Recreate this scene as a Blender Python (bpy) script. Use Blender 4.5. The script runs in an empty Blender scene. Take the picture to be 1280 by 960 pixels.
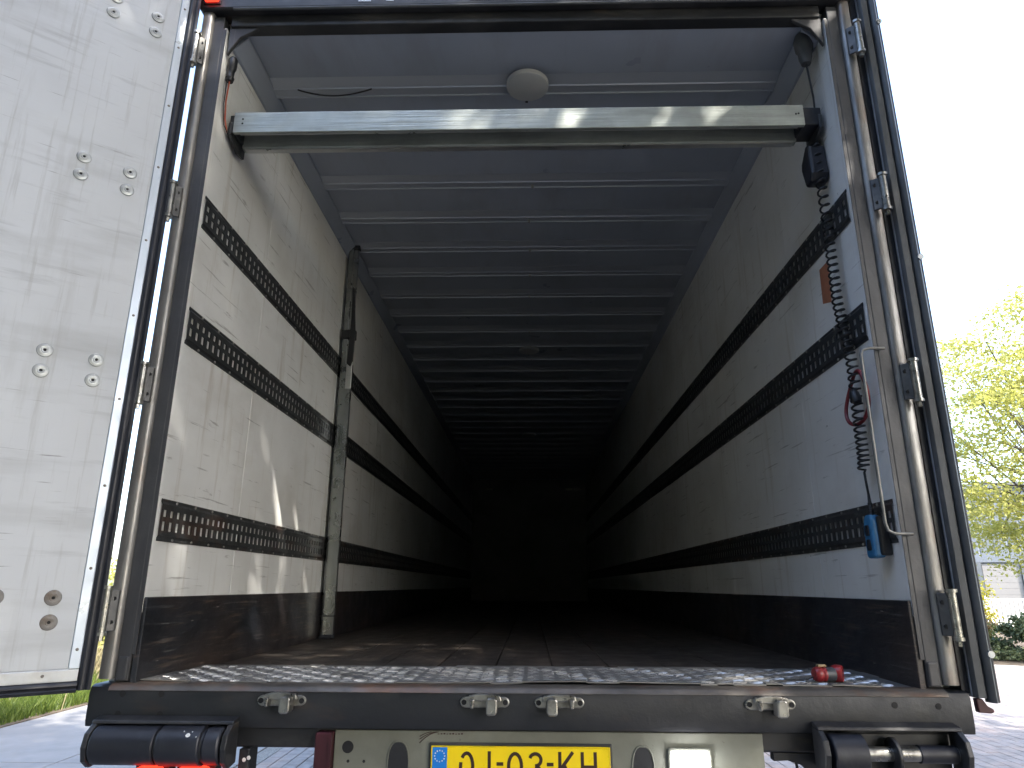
import bpy, bmesh, math, random
from mathutils import Vector, Matrix
random.seed(7)
S = bpy.context.scene
COL = S.collection
# ------------------------------------------------------------------ camera
FZ = 1.20                      # trailer floor above the ground
CAM = Vector((0.0263, -2.2129, FZ + 0.2835))
PITCH, YAW, ROLL = 0.2839, 0.0270, 0.0041
fw = Vector((-math.sin(YAW)*math.cos(PITCH), math.cos(YAW)*math.cos(PITCH), math.sin(PITCH)))
r0 = Vector((math.cos(YAW), math.sin(YAW), 0)); u0 = r0.cross(fw)
rr = r0*math.cos(ROLL) + u0*math.sin(ROLL); uu = -r0*math.sin(ROLL) + u0*math.cos(ROLL)
cd = bpy.data.cameras.new('camera'); cam = bpy.data.objects.new('camera', cd); COL.objects.link(cam)
cam.matrix_world = Matrix(((rr.x, uu.x, -fw.x, CAM.x), (rr.y, uu.y, -fw.y, CAM.y), (rr.z, uu.z, -fw.z, CAM.z), (0, 0, 0, 1)))
cd.sensor_width = 36; cd.lens = 0.8655*1000/1280*36; cd.clip_start = 0.05; cd.clip_end = 2000
S.camera = cam
# ------------------------------------------------------------------ sky and sun
SUN = Vector((0.50, -0.52, 0.69)).normalized()          # towards the sun: high, behind the camera on the right
elev = math.asin(SUN.z); azim = math.atan2(SUN.x, SUN.y)
world = bpy.data.worlds.new('World'); S.world = world; world.use_nodes = True
wn = world.node_tree; bg = wn.nodes['Background']
sky = wn.nodes.new('ShaderNodeTexSky'); sky.sky_type = 'NISHITA'; sky.sun_disc = False
sky.sun_elevation = elev; sky.sun_rotation = azim; sky.air_density = 1.0; sky.dust_density = 2.5; sky.ozone_density = 1.0
wn.links.new(sky.outputs[0], bg.inputs[0]); bg.inputs[1].default_value = 0.15
sd = bpy.data.lights.new('sun', 'SUN'); sd.energy = 2.0; sd.angle = math.radians(0.5); sd.color = (1.0, 0.94, 0.85)
sun = bpy.data.objects.new('sun', sd); COL.objects.link(sun); sun.location = (8, -8, 20)
sun.rotation_euler = SUN.to_track_quat('Z', 'Y').to_euler()
vs = S.view_settings; vs.view_transform = 'Standard'; vs.look = 'None'; vs.gamma = 1; vs.use_curve_mapping = False
vs.exposure = 2.8
S.render.engine = 'CYCLES'
cy = S.cycles; cy.use_denoising = True; cy.max_bounces = 10; cy.diffuse_bounces = 7; cy.glossy_bounces = 4
cy.transmission_bounces = 4; cy.sample_clamp_indirect = 6.0

# ------------------------------------------------------------------ materials
def lin(c): return tuple(c) + (1,) if len(c) == 3 else tuple(c)
class NT:
    def __init__(s, m): s.t = m.node_tree; s.n = s.t.nodes; s.l = s.t.links
    def add(s, ty, **k):
        n = s.n.new(ty)
        for a, b in k.items(): setattr(n, a, b)
        return n
def M(name, col, rough=0.5, metal=0.0, var=0.12, vscale=3.0, layers=(), bump=0.0, bscale=40.0, bstretch=(1, 1, 1), spec=0.5, rvar=0.1, emit=None, estr=0.0, transl=0.0, pos=False):
    """layers: (colour, scale, stretch, threshold, softness, amount) blotches with their own shape (dirt, rust, scuffs)"""
    m = bpy.data.materials.new(name); m.use_nodes = True
    t = NT(m); b = t.n['Principled BSDF']
    tc = t.add('ShaderNodeTexCoord')
    src = t.add('ShaderNodeNewGeometry').outputs['Position'] if pos else tc.outputs['Object']
    def noise(scale, stretch=(1, 1, 1), detail=4, off=0.0):
        mp = t.add('ShaderNodeMapping'); mp.inputs['Scale'].default_value = stretch
        mp.inputs['Location'].default_value = (off*3.1, off*1.7, off*2.3)
        t.l.new(src, mp.inputs[0])
        nz = t.add('ShaderNodeTexNoise'); nz.inputs['Scale'].default_value = scale; nz.inputs['Detail'].default_value = detail
        nz.inputs['Roughness'].default_value = 0.6
        t.l.new(mp.outputs[0], nz.inputs[0]); return nz.outputs['Fac']
    rp = t.add('ShaderNodeMapRange'); rp.inputs[1].default_value = 0.3; rp.inputs[2].default_value = 0.7
    rp.inputs[3].default_value = 1 - var; rp.inputs[4].default_value = 1 + var*0.5
    t.l.new(noise(vscale), rp.inputs[0])
    mul = t.add('ShaderNodeVectorMath', operation='SCALE'); mul.inputs[0].default_value = col[:3]
    t.l.new(rp.outputs[0], mul.inputs['Scale']); cur = mul.outputs[0]
    for i, (lc, sc, st, th, so, am) in enumerate(layers):
        mr = t.add('ShaderNodeMapRange'); mr.inputs[1].default_value = th - so; mr.inputs[2].default_value = th + so
        mr.inputs[3].default_value = 0; mr.inputs[4].default_value = am
        t.l.new(noise(sc, st, 6, i*2.37 + 1.3 + len(name)), mr.inputs[0])
        mx = t.add('ShaderNodeMix', data_type='RGBA'); mx.inputs['B'].default_value = lin(lc)
        t.l.new(mr.outputs[0], mx.inputs['Factor']); t.l.new(cur, mx.inputs['A']); cur = mx.outputs['Result']
    t.l.new(cur, b.inputs['Base Color'])
    b.inputs['Metallic'].default_value = metal; b.inputs['Specular IOR Level'].default_value = spec
    rg = t.add('ShaderNodeMapRange'); rg.inputs[3].default_value = max(0.03, rough - rvar); rg.inputs[4].default_value = min(1, rough + rvar)
    rg.inputs[1].default_value = 0.3; rg.inputs[2].default_value = 0.7
    t.l.new(noise(vscale*2.7, off=5.0), rg.inputs[0]); t.l.new(rg.outputs[0], b.inputs['Roughness'])
    if bump:
        bp = t.add('ShaderNodeBump'); bp.inputs['Strength'].default_value = bump; bp.inputs['Distance'].default_value = 0.01
        t.l.new(noise(bscale, bstretch, 5, 9.0), bp.inputs['Height']); t.l.new(bp.outputs[0], b.inputs['Normal'])
    if emit:
        b.inputs['Emission Color'].default_value = lin(emit); b.inputs['Emission Strength'].default_value = estr
    if transl:
        out = t.n['Material Output']; tr = t.add('ShaderNodeBsdfTranslucent'); ms = t.add('ShaderNodeMixShader')
        ms.inputs[0].default_value = transl; t.l.new(cur, tr.inputs[0])
        t.l.new(b.outputs[0], ms.inputs[1]); t.l.new(tr.outputs[0], ms.inputs[2]); t.l.new(ms.outputs[0], out.inputs[0])
    return m

DK = (0.05, 0.05, 0.055)
mt = {}
mt['wall'] = M('wall_paint', (0.735, 0.74, 0.73), 0.45, var=0.10, vscale=1.7, bump=0.10, bscale=14, layers=(
    ((0.38, 0.35, 0.30), 2.2, (1, 0.7, 1.3), 0.64, 0.13, 0.4),
    ((0.16, 0.15, 0.14), 9.0, (1, 0.5, 3.0), 0.685, 0.03, 0.55),
    ((0.10, 0.09, 0.08), 26.0, (1, 0.6, 1.5), 0.745, 0.02, 0.8),
    ((0.36, 0.30, 0.22), 7.0, (1, 3.0, 0.25), 0.64, 0.08, 0.45), ((0.17, 0.16, 0.15), 30.0, (1, 0.08, 2.2), 0.66, 0.025, 0.6),
    ((0.48, 0.44, 0.37), 1.3, (1, 1, 1), 0.58, 0.15, 0.3), ((0.08, 0.075, 0.07), 17, (1, 0.9, 1.1), 0.735, 0.015, 0.75)))
mt['roof'] = M('roof_sheet', (0.33, 0.365, 0.43), 0.36, var=0.12, vscale=1.2, bump=0.05, bscale=6, layers=(  # blue tint puts the bluish veil light into a likely white sheet
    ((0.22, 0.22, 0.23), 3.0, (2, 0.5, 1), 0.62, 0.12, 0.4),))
mt['bow'] = M('bow_steel', (0.42, 0.45, 0.51), 0.36, 0.40, 0.06, 0.6, rvar=0.02)
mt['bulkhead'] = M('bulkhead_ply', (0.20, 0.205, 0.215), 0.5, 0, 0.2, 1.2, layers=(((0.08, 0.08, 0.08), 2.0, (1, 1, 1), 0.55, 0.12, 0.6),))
mt['alu'] = M('aluminium', (0.60, 0.61, 0.60), 0.36, 0.85, 0.18, 6, bump=0.15, bscale=60, bstretch=(0.05, 1, 1), layers=(
    ((0.12, 0.12, 0.11), 9, (0.4, 1, 1), 0.66, 0.07, 0.6), ((0.30, 0.16, 0.07), 5, (1, 1, 1), 0.75, 0.02, 0.5)))
mt['beam'] = M('beam_aluminium', (0.40, 0.43, 0.40), 0.40, 0.55, 0.2, 7, bump=0.2, bscale=120, bstretch=(0.03, 1, 1), layers=(
    ((0.20, 0.21, 0.19), 14, (0.25, 1, 1.5), 0.6, 0.1, 0.55), ((0.26, 0.13, 0.06), 6, (1, 1, 1), 0.74, 0.03, 0.8)))
mt['pole'] = M('pole_aluminium', (0.27, 0.28, 0.28), 0.30, 0.9, 0.15, 5, bump=0.1, bscale=50, bstretch=(1, 1, 0.05))
mt['post'] = M('post_steel', (0.33, 0.32, 0.305), 0.40, 0.55, 0.25, 5, bump=0.15, bscale=30, bstretch=(1, 1, 0.2), layers=(
    ((0.09, 0.085, 0.08), 7, (2, 2, 0.35), 0.57, 0.12, 0.75), ((0.25, 0.14, 0.08), 6, (1, 1, 0.5), 0.67, 0.08, 0.5),
    ((0.66, 0.63, 0.58), 9, (3, 3, 0.2), 0.70, 0.05, 0.6)))
mt['post_in'] = M('post_flat_steel', (0.085, 0.085, 0.088), 0.5, 0.35, 0.25, 4, bump=0.12, bscale=30, layers=(  # dark base puts the shadow on the inner flat into its colour
    ((0.05, 0.05, 0.055), 6, (2, 2, 0.4), 0.55, 0.12, 0.7), ((0.24, 0.22, 0.20), 8, (3, 3, 0.3), 0.68, 0.05, 0.4)))
mt['black'] = M('black_paint', (0.020, 0.021, 0.024), 0.42, 0, 0.25, 4, bump=0.12, bscale=25, layers=(
    ((0.07, 0.068, 0.066), 5, (0.7, 1, 1.5), 0.58, 0.10, 0.7), ((0.10, 0.075, 0.05), 11, (0.5, 1, 1.5), 0.68, 0.05, 0.6),
    ((0.42, 0.40, 0.37), 34, (0.5, 1, 1), 0.765, 0.015, 0.7)))
mt['sill'] = M('sill_paint', (0.016, 0.018, 0.022), 0.44, 0, 0.25, 4, bump=0.15, bscale=30, layers=(
    ((0.055, 0.053, 0.052), 4, (0.6, 1, 1.5), 0.58, 0.12, 0.55), ((0.09, 0.055, 0.035), 7, (0.5, 1, 2.0), 0.68, 0.08, 0.35),
    ((0.40, 0.38, 0.35), 38, (0.4, 1, 1), 0.77, 0.015, 0.7)))
mt['sill_edge'] = M('sill_worn_edge', (0.13, 0.115, 0.10), 0.45, 0.4, 0.3, 8, bump=0.25, bscale=40, bstretch=(0.3, 1, 1), layers=(
    ((0.03, 0.03, 0.03), 6, (0.6, 1, 1), 0.55, 0.1, 0.7), ((0.22, 0.10, 0.05), 7, (0.5, 1, 1), 0.62, 0.08, 0.6)))
mt['rail'] = M('rail_steel', (0.050, 0.054, 0.058), 0.38, 0.35, 0.3, 6, bump=0.1, bscale=40, layers=(
    ((0.08, 0.050, 0.036), 7, (1, 0.8, 2), 0.66, 0.08, 0.5), ((0.17, 0.17, 0.17), 20, (1, 0.6, 2), 0.66, 0.04, 0.5)))
mt['rail_low'] = M('rail_steel_rusty', (0.055, 0.058, 0.06), 0.42, 0.3, 0.3, 6, bump=0.15, bscale=40, layers=(
    ((0.10, 0.052, 0.034), 6, (1, 0.8, 2), 0.60, 0.08, 0.65), ((0.2, 0.2, 0.2), 24, (1, 0.6, 2), 0.66, 0.04, 0.5)))
mt['kick'] = M('kick_plate', (0.026, 0.029, 0.036), 0.40, 0, 0.35, 3, pos=True, bump=0.25, bscale=30, bstretch=(1, 0.4, 1.5), layers=(
    ((0.070, 0.045, 0.032), 1.8, (1, 0.8, 1.4), 0.58, 0.16, 0.7), ((0.14, 0.10, 0.075), 24, (1, 0.16, 3.0), 0.61, 0.05, 0.5), ((0.15, 0.145, 0.14), 34, (1, 0.10, 3.0), 0.64, 0.04, 0.55),
    ((0.012, 0.013, 0.016), 4.0, (1, 0.8, 1.2), 0.58, 0.08, 0.7), ((0.46, 0.42, 0.38), 30, (1, 0.3, 3.0), 0.715, 0.02, 0.6)))
mt['plank'] = M('floor_plank', (0.045, 0.036, 0.030), 0.60, 0, 0.3, 4, bump=0.25, bscale=30, bstretch=(1, 0.08, 1), layers=(
    ((0.10, 0.074, 0.055), 5, (2, 0.25, 1), 0.58, 0.1, 0.6), ((0.02, 0.018, 0.017), 6, (2, 0.4, 1), 0.58, 0.1, 0.6)))
mt['tread_worn'] = M('tread_worn', (0.52, 0.515, 0.50), 0.36, 0.55, 0.25, 5)
mt['tread'] = M('tread_plate', (0.25, 0.245, 0.235), 0.42, 0.35, 0.25, 5, bump=0.1, bscale=60, layers=(
    ((0.16, 0.14, 0.12), 5, (0.7, 1, 1), 0.64, 0.12, 0.6),))
mt['door'] = M('door_panel', (0.60, 0.62, 0.64), 0.58, 0, 0.10, 1.6, bump=0.06, bscale=9, layers=(
    ((0.36, 0.37, 0.37), 2.6, (0.45, 1, 2.6), 0.60, 0.10, 0.55), ((0.30, 0.31, 0.32), 9.0, (0.3, 1, 3.4), 0.64, 0.06, 0.4),
    ((0.16, 0.155, 0.155), 34, (0.10, 1, 3.0), 0.68, 0.02, 0.65), ((0.38, 0.38, 0.37), 22, (2.6, 1, 0.10), 0.63, 0.05, 0.4), ((0.40, 0.40, 0.39), 5.0, (2.6, 1, 0.3), 0.62, 0.07, 0.4),
    ((0.07, 0.07, 0.07), 40, (0.6, 1, 1), 0.775, 0.015, 0.8)))
mt['trim'] = M('door_trim', (0.56, 0.63, 0.72), 0.35, 0.3, 0.1, 4)
mt['trim_dirty'] = M('door_trim_bottom', (0.55, 0.57, 0.58), 0.42, 0.2, 0.15, 6, layers=(((0.3, 0.28, 0.25), 8, (1, 1, 1), 0.6, 0.1, 0.5),))
mt['rubber'] = M('rubber', (0.016, 0.018, 0.026), 0.45, 0, 0.3, 6, bump=0.08, bscale=30, layers=(((0.07, 0.07, 0.075), 12, (1, 1, 0.4), 0.64, 0.08, 0.6),))
mt['rubber_l'] = M('rubber_faded', (0.075, 0.08, 0.085), 0.5, 0, 0.3, 6, bump=0.08, bscale=30, layers=(((0.13, 0.13, 0.13), 12, (1, 1, 0.4), 0.62, 0.08, 0.6),))
mt['bolt'] = M('bolt_steel', (0.42, 0.44, 0.45), 0.4, 0.6, 0.2, 30)
mt['bolt_old'] = M('bolt_steel_worn', (0.22, 0.21, 0.20), 0.5, 0.5, 0.3, 30, layers=(((0.12, 0.08, 0.05), 40, (1, 1, 1), 0.55, 0.1, 0.6),))
mt['dark'] = M('dark_hole', (0.008, 0.008, 0.009), 0.8)
mt['steel'] = M('zinc_steel', (0.40, 0.395, 0.37), 0.33, 0.9, 0.25, 20, bump=0.1, bscale=60, layers=(((0.12, 0.11, 0.10), 25, (1, 1, 1), 0.58, 0.1, 0.7),))
mt['handle'] = M('handle_steel', (0.22, 0.22, 0.21), 0.42, 0.5, 0.3, 15)
mt['hinge_back'] = M('hinge_leaf', (0.11, 0.11, 0.11), 0.5, 0.5, 0.3, 15, layers=(((0.28, 0.26, 0.24), 20, (1, 1, 1), 0.62, 0.08, 0.5),))
mt['red_tape'] = M('red_tape', (0.62, 0.05, 0.03), 0.4)
mt['panel'] = M('bumper_panel', (0.20, 0.205, 0.165), 0.55, 0, 0.2, 4, bump=0.1, bscale=30, layers=(
    ((0.10, 0.10, 0.075), 4, (1, 1, 1), 0.56, 0.12, 0.6), ((0.05, 0.045, 0.04), 26, (1, 1, 1), 0.72, 0.03, 0.8)))
mt['maroon'] = M('maroon_paint', (0.055, 0.012, 0.018), 0.4, 0, 0.25, 8)
mt['plate'] = M('plate_yellow', (0.96, 0.70, 0.003), 0.35, 0, 0.05, 10)
mt['plate_blue'] = M('plate_blue', (0.01, 0.21, 0.68), 0.35, 0, 0.05, 10)
mt['ink'] = M('plate_ink', (0.035, 0.012, 0.008), 0.5, 0, 0.1, 10)
mt['white'] = M('white_paint', (0.78, 0.78, 0.76), 0.4, 0, 0.06, 6)
mt['lamp_red'] = M('lit_red_lens', (0.55, 0.01, 0.01), 0.2, 0, 0.1, 30, emit=(1.0, 0.035, 0.015), estr=0.5)
mt['lamp_white'] = M('lit_white_lens', (0.8, 0.8, 0.8), 0.2, 0, 0.02, 30, emit=(0.95, 0.95, 1.0), estr=7.0)
mt['disc'] = M('lamp_disc', (0.42, 0.43, 0.43), 0.5, 0, 0.05, 6)
mt['cable'] = M('cable_rubber', (0.012, 0.013, 0.016), 0.45, 0, 0.2, 30)
mt['cable_red'] = M('cable_red', (0.50, 0.10, 0.05), 0.5, 0, 0.2, 30)
mt['blue'] = M('remote_blue', (0.03, 0.165, 0.34), 0.45, 0, 0.15, 30, layers=(((0.02, 0.06, 0.11), 40, (1, 1, 1), 0.62, 0.06, 0.6),))
mt['ring_red'] = M('ring_red', (0.16, 0.012, 0.02), 0.4, 0, 0.2, 20)
mt['orange'] = M('sticker_orange', (0.42, 0.16, 0.085), 0.55, 0, 0.15, 10, layers=(((0.28, 0.12, 0.07), 14, (1, 1, 1), 0.55, 0.1, 0.6),))
mt['tool_red'] = M('tool_red', (0.24, 0.018, 0.022), 0.35, 0, 0.15, 20)
mt['tool_grey'] = M('tool_grey', (0.04, 0.045, 0.055), 0.45, 0, 0.2, 20)
mt['tool_tan'] = M('tool_tan', (0.36, 0.25, 0.13), 0.5)
mt['tyre'] = M('tyre_rubber', (0.018, 0.018, 0.019), 0.75, 0, 0.2, 10)

def M_leaf(name, c1, c2, transl=0.45, rough=0.5):
    m = bpy.data.materials.new(name); m.use_nodes = True; t = NT(m); b = t.n['Principled BSDF']
    g = t.add('ShaderNodeNewGeometry'); mx = t.add('ShaderNodeMix', data_type='RGBA')
    mx.inputs['A'].default_value = lin(c1); mx.inputs['B'].default_value = lin(c2)
    t.l.new(g.outputs['Random Per Island'], mx.inputs['Factor'])
    b.inputs['Roughness'].default_value = rough
    t.l.new(mx.outputs['Result'], b.inputs['Base Color'])
    tr = t.add('ShaderNodeBsdfTranslucent'); ms = t.add('ShaderNodeMixShader'); ms.inputs[0].default_value = transl
    t.l.new(mx.outputs['Result'], tr.inputs[0]); t.l.new(b.outputs[0], ms.inputs[1]); t.l.new(tr.outputs[0], ms.inputs[2])
    t.l.new(ms.outputs[0], t.n['Material Output'].inputs[0]); return m
mt['leaf_lime'] = M_leaf('leaf_lime', (0.34, 0.35, 0.07), (0.46, 0.44, 0.14), 0.55)
mt['leaf_green'] = M_leaf('leaf_green', (0.035, 0.075, 0.015), (0.075, 0.12, 0.025), 0.35)
mt['leaf_added'] = M_leaf('leaf_added', (0.035, 0.06, 0.015), (0.06, 0.09, 0.02), 0.15)
mt['leaf_dark'] = M_leaf('leaf_dark', (0.075, 0.11, 0.05), (0.17, 0.20, 0.10), 0.35)
mt['leaf_yellow'] = M_leaf('leaf_yellow', (0.22, 0.22, 0.015), (0.32, 0.28, 0.02), 0.5)
mt['leaf_rust'] = M_leaf('leaf_rust', (0.10, 0.09, 0.03), (0.16, 0.10, 0.04), 0.3)
mt['grass'] = M_leaf('grass_blades', (0.06, 0.10, 0.015), (0.13, 0.17, 0.03), 0.4)
mt['straw'] = M_leaf('dry_grass', (0.20, 0.17, 0.09), (0.30, 0.26, 0.15), 0.3)
mt['bark'] = M('bark', (0.10, 0.085, 0.065), 0.85, 0, 0.3, 8, bump=0.6, bscale=20, bstretch=(1, 1, 0.2))
mt['soil'] = M('soil', (0.10, 0.075, 0.05), 0.9, 0, 0.3, 6, bump=0.5, bscale=30)
mt['turf'] = M('turf_ground', (0.07, 0.085, 0.025), 0.9, 0, 0.3, 2, bump=0.5, bscale=30)
mt['joint'] = M('joint_sand', (0.10, 0.095, 0.085), 0.9, 0, 0.3, 20, bump=0.4, bscale=60)
mt['conc'] = M('concrete', (0.20, 0.193, 0.185), 0.8, 0, 0.15, 1.5, bump=0.15, bscale=60, layers=(((0.13, 0.13, 0.13), 2.2, (1, 1, 1), 0.6, 0.1, 0.4), ((0.06, 0.06, 0.06), 7, (1, 1, 1), 0.72, 0.02, 0.6)))
mt['gravel'] = M('gravel', (0.22, 0.21, 0.19), 0.9, 0, 0.5, 60, bump=0.8, bscale=90)
mt['paver'] = M('paver', (0.21, 0.195, 0.19), 0.8, 0, 0.35, 6.0, pos=True, bump=0.25, bscale=70, layers=(((0.34, 0.25, 0.20), 2.4, (1, 1, 1), 0.55, 0.1, 0.5), ((0.16, 0.15, 0.15), 5, (1, 1, 1), 0.6, 0.1, 0.5)))
mt['clad'] = M('cladding', (0.125, 0.14, 0.165), 0.6, 0.0, 0.06, 0.5)
mt['shutter'] = M('roller_door', (0.20, 0.19, 0.185), 0.6, 0, 0.06, 1)
mt['jamb'] = M('door_jamb', (0.10, 0.11, 0.12), 0.5)
mt['fence'] = M('fence_white', (0.74, 0.74, 0.72), 0.5, 0, 0.08, 3)
mt['kerb'] = M('kerb_concrete', (0.36, 0.35, 0.33), 0.85, 0, 0.2, 5, bump=0.2, bscale=60)

# ------------------------------------------------------------------ mesh helpers
class MB:
    def __init__(s): s.v = []; s.f = []
    def add(s, vs, fs):
        o = len(s.v); s.v += [tuple(v) for v in vs]; s.f += [tuple(i + o for i in f) for f in fs]; return s
    def box(s, x0, x1, y0, y1, z0, z1):
        return s.add([(x0, y0, z0), (x1, y0, z0), (x1, y1, z0), (x0, y1, z0), (x0, y0, z1), (x1, y0, z1), (x1, y1, z1), (x0, y1, z1)],
                     [(0, 3, 2, 1), (4, 5, 6, 7), (0, 1, 5, 4), (1, 2, 6, 5), (2, 3, 7, 6), (3, 0, 4, 7)])
    def prism(s, pts, axis, a, b):
        """extrude the 2D polygon along an axis; pts are (y,z) for x, (x,z) for y, (x,y) for z"""
        def P(p, t): return (t, p[0], p[1]) if axis == 'x' else ((p[0], t, p[1]) if axis == 'y' else (p[0], p[1], t))
        n = len(pts)
        return s.add([P(p, a) for p in pts] + [P(p, b) for p in pts],
                     [tuple(range(n))[::-1], tuple(range(n, 2*n))] + [(i, (i+1) % n, n+(i+1) % n, n+i) for i in range(n)])
    def cyl(s, p0, p1, r, seg=16, r2=None, cap=True):
        p0 = Vector(p0); p1 = Vector(p1); d = (p1-p0).normalized()
        a = d.orthogonal().normalized(); b = d.cross(a); r2 = r if r2 is None else r2
        vs = [p0 + (a*math.cos(t) + b*math.sin(t))*r for t in [2*math.pi*i/seg for i in range(seg)]]
        vs += [p1 + (a*math.cos(t) + b*math.sin(t))*r2 for t in [2*math.pi*i/seg for i in range(seg)]]
        fs = [(i, (i+1) % seg, seg+(i+1) % seg, seg+i) for i in range(seg)]
        if cap: fs += [tuple(range(seg))[::-1], tuple(range(seg, 2*seg))]
        return s.add(vs, fs)
    def lathe(s, prof, o, ax, seg=20):
        """profile of (radius, along) pairs turned about the axis"""
        o = Vector(o); d = Vector(ax).normalized(); a = d.orthogonal().normalized(); b = d.cross(a)
        vs = []; n = len(prof)
        for i in range(seg):
            t = 2*math.pi*i/seg
            for r, h in prof: vs.append(o + d*h + (a*math.cos(t) + b*math.sin(t))*max(r, 1e-4))
        fs = [(i*n+j, ((i+1) % seg)*n+j, ((i+1) % seg)*n+j+1, i*n+j+1) for i in range(seg) for j in range(n-1)]
        return s.add(vs, fs)
    def tube(s, path, r, seg=8, taper=None):
        path = [Vector(p) for p in path]; n = len(path); up = None; vs = []
        for i, p in enumerate(path):
            d = (path[min(i+1, n-1)] - path[max(i-1, 0)]).normalized()
            if up is None: up = d.orthogonal().normalized()
            up = (up - d*up.dot(d)).normalized(); b = d.cross(up)
            ri = r if taper is None else r + (taper - r)*i/(n-1)
            vs += [p + (up*math.cos(2*math.pi*k/seg) + b*math.sin(2*math.pi*k/seg))*ri for k in range(seg)]
        fs = [(i*seg+k, i*seg+(k+1) % seg, (i+1)*seg+(k+1) % seg, (i+1)*seg+k) for i in range(n-1) for k in range(seg)]
        fs += [tuple(range(seg))[::-1], tuple(range((n-1)*seg, n*seg))]
        return s.add(vs, fs)
    def mesh(s, name, smooth=None):
        me = bpy.data.meshes.new(name); me.from_pydata(s.v, [], s.f)
        bm = bmesh.new(); bm.from_mesh(me); bmesh.ops.recalc_face_normals(bm, faces=bm.faces); bm.to_mesh(me); bm.free()
        if smooth is not None:
            for p in me.polygons: p.use_smooth = True
            me.set_sharp_from_angle(angle=math.radians(smooth))
        return me
def link(name, me, m, parent=None, loc=None, rot=None, bevel=0, seg=2, kind=None, label=None):
    o = bpy.data.objects.new(name, me); COL.objects.link(o)
    if m and not len(me.materials): me.materials.append(mt[m] if isinstance(m, str) else m)
    if parent: o.parent = parent
    if loc is not None: o.location = loc
    if rot is not None: o.rotation_euler = rot
    if bevel:
        b = o.modifiers.new('bevel', 'BEVEL'); b.width = bevel; b.segments = seg; b.limit_method = 'ANGLE'; b.angle_limit = math.radians(40)
    if kind: o['kind'] = kind
    if label: o['label'] = label
    return o
def ob(name, mb, m, parent=None, smooth=None, **k): return link(name, mb.mesh(name, smooth), m, parent, **k)
def tag(o, label, cat, group=None):
    o['label'] = label; o['category'] = cat
    if group: o['group'] = group
    return o
def thing(name, label, cat, loc=(0, 0, 0), rz=0, group=None):
    o = bpy.data.objects.new(name, None); COL.objects.link(o); o.location = loc; o.rotation_euler = (0, 0, rz)
    o.empty_display_size = 0.2
    return tag(o, label, cat, group)
def struct(name, mb, m, **k): return ob(name, mb, m, kind='structure', **k)

# ------------------------------------------------------------------ ground
struct('ground', MB().add([(-600, -600, -0.03), (600, -600, -0.03), (600, 600, -0.03), (-600, 600, -0.03)], [(0, 1, 2, 3)]), 'turf')
pavement = struct('pavement', MB().add([(-2.32, -14, 0), (13.5, -14, 0), (13.5, 30, 0), (-2.32, 30, 0)], [(0, 1, 2, 3)]), 'joint')
# block pavers: the ones in view singly, the rest joined
def paver_mesh(l, w, h=0.010, c=0.006):
    a, b = l/2, w/2
    return MB().add([(-a, -b, 0), (a, -b, 0), (a, b, 0), (-a, b, 0), (-a, -b, h-c*0.6), (a, -b, h-c*0.6), (a, b, h-c*0.6), (-a, b, h-c*0.6),
                     (-a+c, -b+c, h), (a-c, -b+c, h), (a-c, b-c, h), (-a+c, b-c, h)],
                    [(0, 1, 5, 4), (1, 2, 6, 5), (2, 3, 7, 6), (3, 0, 4, 7), (4, 5, 9, 8), (5, 6, 10, 9), (6, 7, 11, 10), (7, 4, 8, 11), (8, 9, 10, 11)])
PL, PW = 0.245, 0.122
pm = paver_mesh(PW-0.006, PL-0.006); pme = pm.mesh('paver')
rest = MB(); singles = []
for i in range(int(12/PW)):
    x = -2.318 + (i+0.5)*PW
    for j in range(int(17/PL)):
        y = -4.0 + (j+0.5 + 0.5*(i % 2))*PL
        near = (3.8 < x < 6.0 and 4.3 < y < 6.2) or (-2.32 < x < -1.65 and 4.2 < y < 5.6) or (1.9 < x < 2.5 and 4.4 < y < 5.3)
        dz = random.uniform(-0.0015, 0.0015)
        if near and len(singles) < 300: singles.append((x, y, 0.002+dz))
        else: rest.add([(a+x, b+y, c+0.002+dz) for a, b, c in pm.v], pm.f)
ob('paver_field', rest, 'paver', pavement, kind='stuff')
for x, y, z in singles: link('paver', pme, 'paver', pavement, loc=(x, y, z), rot=(0, 0, random.uniform(-0.012, 0.012)))
struct('gravel_strip', MB().box(-2.47, -2.325, -6, 30, -0.02, 0.006), 'gravel')
road = struct('road', MB().add([(-5.62, -14, -0.012), (-2.475, -14, -0.012), (-2.475, 40, -0.012), (-5.62, 40, -0.012)], [(0, 1, 2, 3)]), 'joint')
yy = -14.0
while yy < 38:
    yn = yy + 3.05
    for xa, xb in ((-5.615, -4.06), (-4.05, -2.48)):
        ob('slab', MB().box(xa, xb, yy+0.006, yn-0.006, -0.01, 0.012), 'conc', road, bevel=0.006)
    yy = yn
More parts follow.
